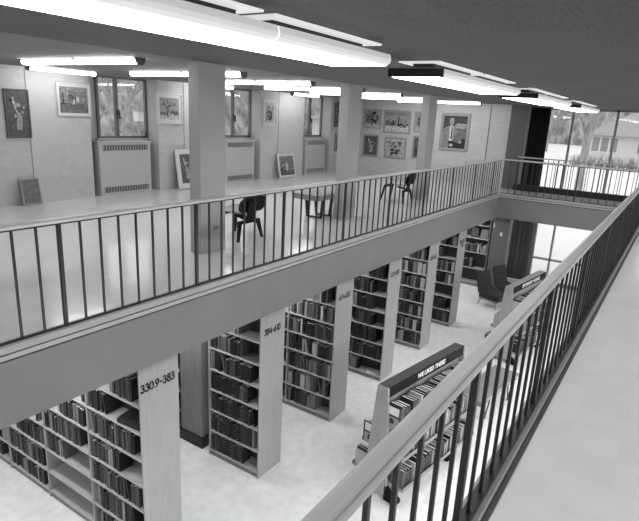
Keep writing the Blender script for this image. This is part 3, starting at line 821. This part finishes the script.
def stroke(x0,y0,x1,y1,w_): 
    dx,dy=x1-x0,y1-y0; l=math.hypot(dx,dy) or 1; nx,ny=-dy/l*w_,dx/l*w_
    return [(x0-nx,y0-ny),(x1-nx*.6,y1-ny*.6),(x1+nx*.6,y1+ny*.6),(x0+nx,y0+ny)]
pr = random.Random(5)
def blobs(n, x0,x1,y0,y1, r, vals):
    out=[]
    for i in range(n):
        x,y=pr.uniform(x0,x1),pr.uniform(y0,y1); s=pr.uniform(.4,1)*r
        s=min(s,x,1-x,y,1-y)
        if s>.005: out.append((ell(x,y,s,s*pr.uniform(.5,1),8,pr.random()), PV[pr.choice(vals)]))
    return out
def trunks(n,y0,y1,v=.05,w_=.01): 
    o=[]
    for i in range(n):
        x=pr.uniform(.06,.94); o.append((stroke(x,y0,min(.97,max(.03,x+pr.uniform(-.05,.05))),y1,w_),PV[v]))
    return o
art_house=(PV[.22],[([(0,0),(1,0),(1,.36),(0,.38)],PV[.15])]+blobs(40,.05,.95,.55,.95,.06,[.22,.15,.3])+[([(.3,.38),(.42,.34),(.56,.36),(.56,.55),(.3,.62)],PV[.3]),([(.22,.6),(.36,.72),(.56,.54),(.42,.5)],PV[.15]),(stroke(.36,.70,.57,.52,.02),PV[.02]),([(.44,.33),(.50,.34),(.50,.48),(.44,.46)],PV[.55]),([(.56,.42),(.66,.42),(.66,.62),(.6,.66),(.56,.54)],PV[.42])]+trunks(6,.4,.9,.05,.012)+[(stroke(.10,.34,.09,.8,.02),PV[.02]),(stroke(0,.35,.4,.36,.015),PV[.05]),(stroke(.3,.3,.8,.24,.02),PV[.09]),(stroke(.6,.2,.98,.06,.02),PV[.09])])
art_tree=(PV[.3],[([(0,0),(1,0),(1,.2),(0,.2)],PV[.42]),([(0,.2),(1,.2),(1,.34),(0,.34)],PV[.15])]+[(stroke(.4,.12,.42,.6,.035),PV[.02]),(stroke(.42,.5,.15,.85,.015),PV[.05]),(stroke(.42,.55,.62,.9,.015),PV[.05]),(stroke(.42,.6,.4,.95,.012),PV[.05]),(stroke(.42,.45,.25,.65,.01),PV[.05]),(stroke(.55,.4,.85,.85,.01),PV[.15]),([(.42,.2),(.7,.18),(.7,.28),(.45,.32)],PV[.55])]+blobs(14,.5,.95,.22,.4,.07,[.05,.09])+blobs(26,.1,.9,.6,.93,.05,[.15,.22,.09]))
def art_flowers(bg,ds): return (PV[bg],blobs(36,.15,.85,.12,.8,.12,ds)+blobs(10,.3,.7,.1,.4,.09,[.02,.05]))
art_snow=(PV[.3],[([(0,.82),(1,.82),(1,1),(0,1)],PV[.22]),([(0,0),(1,0),(1,.30),(0,.30)],PV[.55])]+blobs(26,.05,.6,.3,.55,.06,[.02,.05,.09])+[(stroke(.57,.28,.57,.8,.03),PV[.02])]+blobs(14,.6,.95,.25,.42,.06,[.02,.15])+trunks(5,.3,.6,.02,.01)+blobs(6,.2,.5,.1,.25,.03,[.05]))
art_bigtree=(PV[.3],[([(0,0),(1,0),(1,.18),(0,.18)],PV[.42])]+blobs(50,.15,.85,.3,.9,.1,[.02,.05,.09,.15])+[(stroke(.5,.1,.5,.5,.03),PV[.02])])
art_vase=(PV[.09],[(stroke(.3,.85,.55,.4,.05),PV[.42]),([(.4,.15),(.65,.15),(.7,.45),(.45,.5)],PV[.3])]+blobs(16,.2,.8,.4,.85,.08,[.02,.3,.15]))
art_portrait=(PV[.05],[([(.5,0),(1,0),(1,.3),(.5,.35)],PV[.02]),([(.52,.62),(.98,.62),(.98,.76),(.6,.78),(.5,.72)],PV[.3]),([(.52,.3),(.98,.3),(.98,.62),(.55,.62)],PV[.15]),
 ([(.0,0),(.55,0),(.62,.3),(.58,.6),(.48,.68),(.22,.68),(.05,.6),(0,.4)],PV[.22]),([(.28,.22),(.44,.22),(.44,.68),(.3,.70)],PV[.55]),([(.36,.28),(.42,.28),(.41,.66),(.36,.66)],PV[.05]),([(.3,.0),(.95,.0),(.95,.14),(.5,.24),(.28,.2)],PV[.02]),
 ([(.5,.2),(.85,.15),(.8,.38),(.55,.42)],PV[.15]),(ell(.35,.82,.10,.12),PV[.3]),(ell(.345,.765,.055,.02),PV[.15]),(ell(.315,.835,.018,.01),PV[.05]),(ell(.38,.835,.018,.01),PV[.05]),(ell(.4,.09,.09,.045),PV[.42]),(ell(.77,.2,.07,.05),PV[.3])])
art_still=(PV[.22],[([(0,0),(1,0),(1,.3),(0,.3)],PV[.09]),([(.55,.3),(1,.3),(1,1),(.6,1)],PV[.15])]+blobs(24,.08,.55,.2,.85,.1,[.05,.15,.3,.09])+[(ell(.5,.45,.1,.25),PV[.42]),(ell(.35,.78,.2,.12),PV[.15])]+blobs(8,.6,.92,.15,.35,.07,[.05,.3]))
WYp = WY-.024
picture('framed_picture', 6.36, WY-.003, 5.005, .70,.60,'y',art_house,M_FRAMEW,.03,.03,'framed picture of a house among bare trees, left of the leftmost window')
picture('framed_picture', 8.70, WY-.003, 4.93, .76,.68,'y',art_tree,M_FRAMEW,.035,.07,'framed picture of a bare tree, left of the nearest column')
picture('framed_picture', 12.31, WY-.003, 4.95, .60,.72,'y',art_flowers(.42,[.05,.09,.15,.3]),M_FRAMEW,.035,.06,'framed picture of dark flowers right of the second window')
picture('framed_picture', 16.0, WY-.003, 5.0, .60,.80,'y',art_flowers(.15,[.02,.05,.3]),M_FRAMED,.04,.0,'dark framed picture partly hidden behind the middle column, upper one')
picture('framed_picture', 16.0, WY-.003, 4.1, .60,.72,'y',art_flowers(.3,[.15,.3,.22]),M_FRAMEW,.04,.0,'pale framed picture partly hidden behind the middle column, lower one')
picture('framed_picture', 5.26, WY-.003, 4.72, .44,.84,'y',art_vase,M_FRAMED,.03,0,'dark framed picture cut off at the left edge of the view')
XE = EX-.003
picture('framed_picture', XE, 9.07, 4.92, .68,.64,'x',art_bigtree,M_FRAME,.035,0,'framed picture of a spreading dark tree, upper left of the group on the end wall')
picture('framed_picture', XE, 9.06, 4.04, .62,.74,'x',art_vase,M_FRAME,.06,0,'framed picture of pale flowers on black, lower left of the group on the end wall')
picture('framed_picture', XE, 8.14, 4.86, .98,.74,'x',art_snow,M_FRAME,.06,0,'wide framed snow scene with a dark spire, upper middle of the end wall')
picture('framed_picture', XE, 8.13, 4.02, .80,.70,'x',art_flowers(.42,[.05,.09,.15,.3]),M_FRAME,.06,0,'framed picture of leaves below the snow scene')
picture('framed_picture', XE, 7.20, 4.90, .64,.66,'x',art_bigtree,M_FRAME,.05,0,'framed picture partly hidden by the farthest column, upper one')
picture('framed_picture', XE, 7.18, 4.10, .66,.72,'x',art_flowers(.09,[.02,.05,.22]),M_FRAME,.05,0,'framed picture partly hidden by the farthest column, lower one')
picture('portrait', XE, 6.14, 4.655, .93,1.14,'x',art_portrait,M_FRAME,.085,0,'large framed portrait of a seated bald man in a pale jacket on the end wall',cat='portrait')
# pictures standing on the gallery floor, leaning on the wall
picture('leaning_picture', 13.0, WY-.13, ZM+.352, .82,.70,'y',art_still,M_FRAMEW,.07,0,'pale framed still life standing on the floor against the wall right of the second window',tilt=-radians(12))
picture('leaning_picture', 9.05, WY-.15, ZM+.47, .62,.92,'y',art_vase,M_FRAMEW,.12,0,'tall framed picture standing on the floor against the wall beside the nearest column',tilt=-radians(9))
picture('leaning_picture', 5.30, WY-.12, ZM+.245, .36,.49,'y',(PV[.15],[]),M_FRAME,.03,0,'small framed panel standing on the floor at the left edge of the view',tilt=-radians(10))

# ------------------------------------------------------------------ outdoors
M_SNOW = mat('snowy_ground', .72, .8, var=.06, scale=.4)
M_BARK = mat('bark_hazed', .30, .9, var=.3, scale=4, stretch=(3,3,.5))  # lightened bark colour stands in for outdoor haze
M_HOUSEW = mat('house_siding', .62, .7, var=.03, scale=3)
M_ROOF = mat('house_roof', .28, .8, var=.1, scale=3)
M_HGLASS = mat('house_window', .28, .2)
M_HBRICK = brick_mat('house_brick', .38, .45, .22, .075, .8, 'Y', .2)
M_HEDGE = mat('bare_hedge', .24, .9, var=.5, scale=20)
gm = MB(); xs=[-60,19,45,60,160]; zs_=[-.22,-.22,2.0,2.2,4.0]; 
for k in range(4): gm.hex([(xs[k],-80,-1),(xs[k+1],-80,-1),(xs[k],160,-1),(xs[k+1],160,-1),(xs[k],-80,zs_[k]),(xs[k+1],-80,zs_[k+1]),(xs[k],160,zs_[k]),(xs[k+1],160,zs_[k+1])])
struct(gm.build('ground', M_SNOW))
def gz(x): 
    for a,b,p,q in zip(xs,xs[1:],zs_,zs_[1:]):
        if a<=x<=b: return p+(q-p)*(x-a)/(b-a)
M_WOODS = mat('winter_woods', .26, 1, .1, var=.55, scale=1.6, stretch=(1,1,.5), bump=.6)
def woods(name, pts, h, lab):
    mb = MB(); rg = random.Random(9); N = 60; rows = []
    for i in range(N+1):
        t_ = i/N*(len(pts)-1); k = min(int(t_),len(pts)-2); f = t_-k
        x = pts[k][0]*(1-f)+pts[k+1][0]*f; y = pts[k][1]*(1-f)+pts[k+1][1]*f
        dx,dy = pts[k+1][0]-pts[k][0],pts[k+1][1]-pts[k][1]; l=math.hypot(dx,dy); nx,ny=-dy/l,dx/l
        rows.append([(x+nx*d+rg.uniform(-1,1),y+ny*d+rg.uniform(-1,1),gz(min(x,159))-.3+h*q*rg.uniform(.85,1.15)) for d,q in ((0,0),(1,.35),(3,.7),(7,.95),(12,1.0),(20,0))])
    for r in rows: mb.v += r
    for i in range(N):
        for j in range(5): mb.f.append((i*6+j,(i+1)*6+j,(i+1)*6+j+1,i*6+j+1)); mb.m.append(0)
    mb.mats=[M_WOODS]; o = mb.build(name, None, smooth=True); o['kind']='stuff'; return tag(o, lab, 'woods')
woods('winter_woods', [(82,-50),(82,60),(70,95)][::-1], 17, 'grey bare woods rising behind the pale house beyond the glass wall')
woods('winter_woods', [(66,62),(30,52),(-10,50)][::-1][::-1], 13, 'grey bare woods beyond the gallery windows')
def house(x,y,w_,d_,h_,label,m,rz=0,base=0):
    t = thing('house', (x,y,-.22), label, 'house', 'houses outside', rz)
    MB().box((0,0,0),(d_,w_,h_)).build('house_wall', m, t)
    r = MB(); r.prism([(-.5,h_),(d_+.5,h_),(d_/2,h_+2.2)], 'y', -.5, w_+.5); r.build('roof', M_ROOF, t)
    n = max(2,int(w_/2.6))
    for zz in (1.2+base, 4.2+base):
        if zz+1.5 > h_: continue
        for i in range(n):
            yy = (i+.5)*w_/n
            f = MB().box((-.06,yy-.75,zz-.08),(-.001,yy+.75,zz+1.38)).build('window_frame', M_WHITE, t)
            q = MB()
            for s in (-.36,.36): q.box((-.07,yy+s-.32,zz),(-.061,yy+s+.32,zz+1.3))
            q.build('window_glass', M_HGLASS, f)
            xx = (i+.5)*d_/n
            if i < max(1,int(d_/3)):
                f = MB().box((xx-.6,-.06,zz-.08),(xx+.6,-.001,zz+1.38)).build('window_frame', M_WHITE, t)
                MB().box((xx-.5,-.07,zz),(xx+.5,-.061,zz+1.3)).build('window_glass', M_HGLASS, f)
    return t
def low_house(x,y,w_,d_,base,label,wins):
    t = thing('house', (x,y,base), label, 'house', 'houses outside')
    MB().box((0,0,-.3),(d_,w_,2.45)).build('house_wall', M_HOUSEW, t)
    r = MB(); v=[(-.6,-.6,2.4),(d_+.6,-.6,2.4),(d_+.6,w_+.6,2.4),(-.6,w_+.6,2.4),(d_/2,3,4.6),(d_/2,w_-3,4.6)]
    r.v=v; r.f=[(0,1,4),(1,2,5,4),(2,3,5),(3,0,4,5),(0,3,2,1)]; r.m=[0]*5; r.mats=[None]; r.build('roof', M_ROOF, t)
    for (a,b,n) in wins:
        f = MB().box((-.06,a,1.05),(-.001,b,2.3)).build('window_frame', M_WHITE, t); q = MB(); k=(b-a)/n
        for i in range(n): MB().box((-.07,a+k*i+.07,1.13),(-.061,a+k*(i+1)-.07,2.22)).build('window_pane', M_HGLASS, f)
low_house(50,-4,10.9,9,2.08,'pale low house with a dark hipped roof seen through the far glass wall',[(8.7,10.7,3),(5.4,7.4,2),(1.5,3.5,2)])
low_house(52,24,12,9,2.05,'pale low house seen through the farther gallery windows',[(2,5,3),(7,10,3)])
t = thing('lamp_post', (10.98,14.0,-.20), 'white lantern on a pole seen through the leftmost window', 'lamp post')
MB().tube([(0,0,0),(0,0,4.7)],[.06,.045]).build('pole', M_BARK, t)
m = MB(); m.hex([(-.10,-.10,4.70),(.10,-.10,4.70),(-.10,.10,4.70),(.10,.10,4.70),(-.13,-.13,5.02),(.13,-.13,5.02),(-.13,.13,5.02),(.13,.13,5.02)]); m.build('lantern', M_HOUSEW, t)
m = MB(); m.hex([(-.19,-.19,5.02),(.19,-.19,5.02),(-.19,.19,5.02),(.19,.19,5.02),(-.03,-.03,5.2),(.03,-.03,5.2),(-.03,.03,5.2),(.03,.03,5.2)]); m.build('lantern_cap', M_MIDM, t)
def tree_mesh(seed, H=9, spread=1.):
    rg = random.Random(seed); mb = MB()
    def grow(p, d, l, r, n):
        q = p+d*l; mb.tube([p,(p+q)/2+Vector((rg.uniform(-.04,.04),rg.uniform(-.04,.04),0))*l,q],[r,r*.85,r*.68],None,6 if n>2 else 4)
        if n==0: return
        for i in range(3 if n>1 else 4):
            a = rg.uniform(0,2*pi); e = rg.uniform(.35,.85)*spread
            dd = (d+Vector((cos(a)*e,sin(a)*e,rg.uniform(-.1,.35)))).normalized()
            grow(p+d*l*rg.uniform(.65,1), dd, l*rg.uniform(.6,.8), r*.6, n-1)
    grow(Vector((0,0,0)), Vector((rg.uniform(-.05,.05),rg.uniform(-.05,.05),1)).normalized(), H*.34, H*.017, 5)
    me = mb.mesh('bare_tree'); me.materials.clear(); me.materials.append(M_BARK); return me
TM = [tree_mesh(i, 9+i) for i in range(3)]
def tree(x,y,k,s,lab,rz=0):
    o = bpy.data.objects.new('bare_tree', TM[k]); COL.objects.link(o); o.location=(x,y,gz(x)-.05); o.scale=(s,s,s); o.rotation_euler=(0,0,rz)
    tag(o, lab, 'tree', 'bare trees outside')
tree(30,4.25,1,1.35,'stout bare tree just left of the pale house, seen through the far glass wall',1)
tree(25,6.3,0,.85,'bare tree at the left part of the far glass wall',0)
tree(33,8.0,2,1.0,'bare tree nearest the backlit curtain beyond the far glass wall',2)
tree(66,1,2,1.2,'distant bare tree rising behind the pale house',2)
tree(64,13,1,1.2,'distant bare tree left of the pale house',3)
tree(67,-12,0,1.2,'distant bare tree right of the pale house',4)
tree(15,23,1,1.0,'bare tree seen through the leftmost window, nearer the glass',1)
tree(24.5,33,0,1.3,'bare tree seen through the leftmost window, farther back',2)
tree(25.5,21,2,1.0,'bare tree seen through the second window',3)
tree(36,26,1,1.1,'bare tree seen through the farthest gallery window',4)
hm = MB(); rg = random.Random(3)
for i in range(260):
    c = Vector((47+rg.uniform(-.5,.5), rg.uniform(-3,7.5), 2.0)); 
    hm.tube([c, c+Vector((rg.uniform(-.4,.4),rg.uniform(-.4,.4),rg.uniform(.7,1.1)))], [.03,.008], None, 4)
    hm.tube([c+Vector((0,0,.2)), c+Vector((rg.uniform(-.5,.5),rg.uniform(-.5,.5),rg.uniform(.5,1.1)))], [.02,.008], None, 4)
tag(hm.build('bare_hedge', M_HEDGE), 'tangled bare hedge in front of the pale house outside', 'hedge')
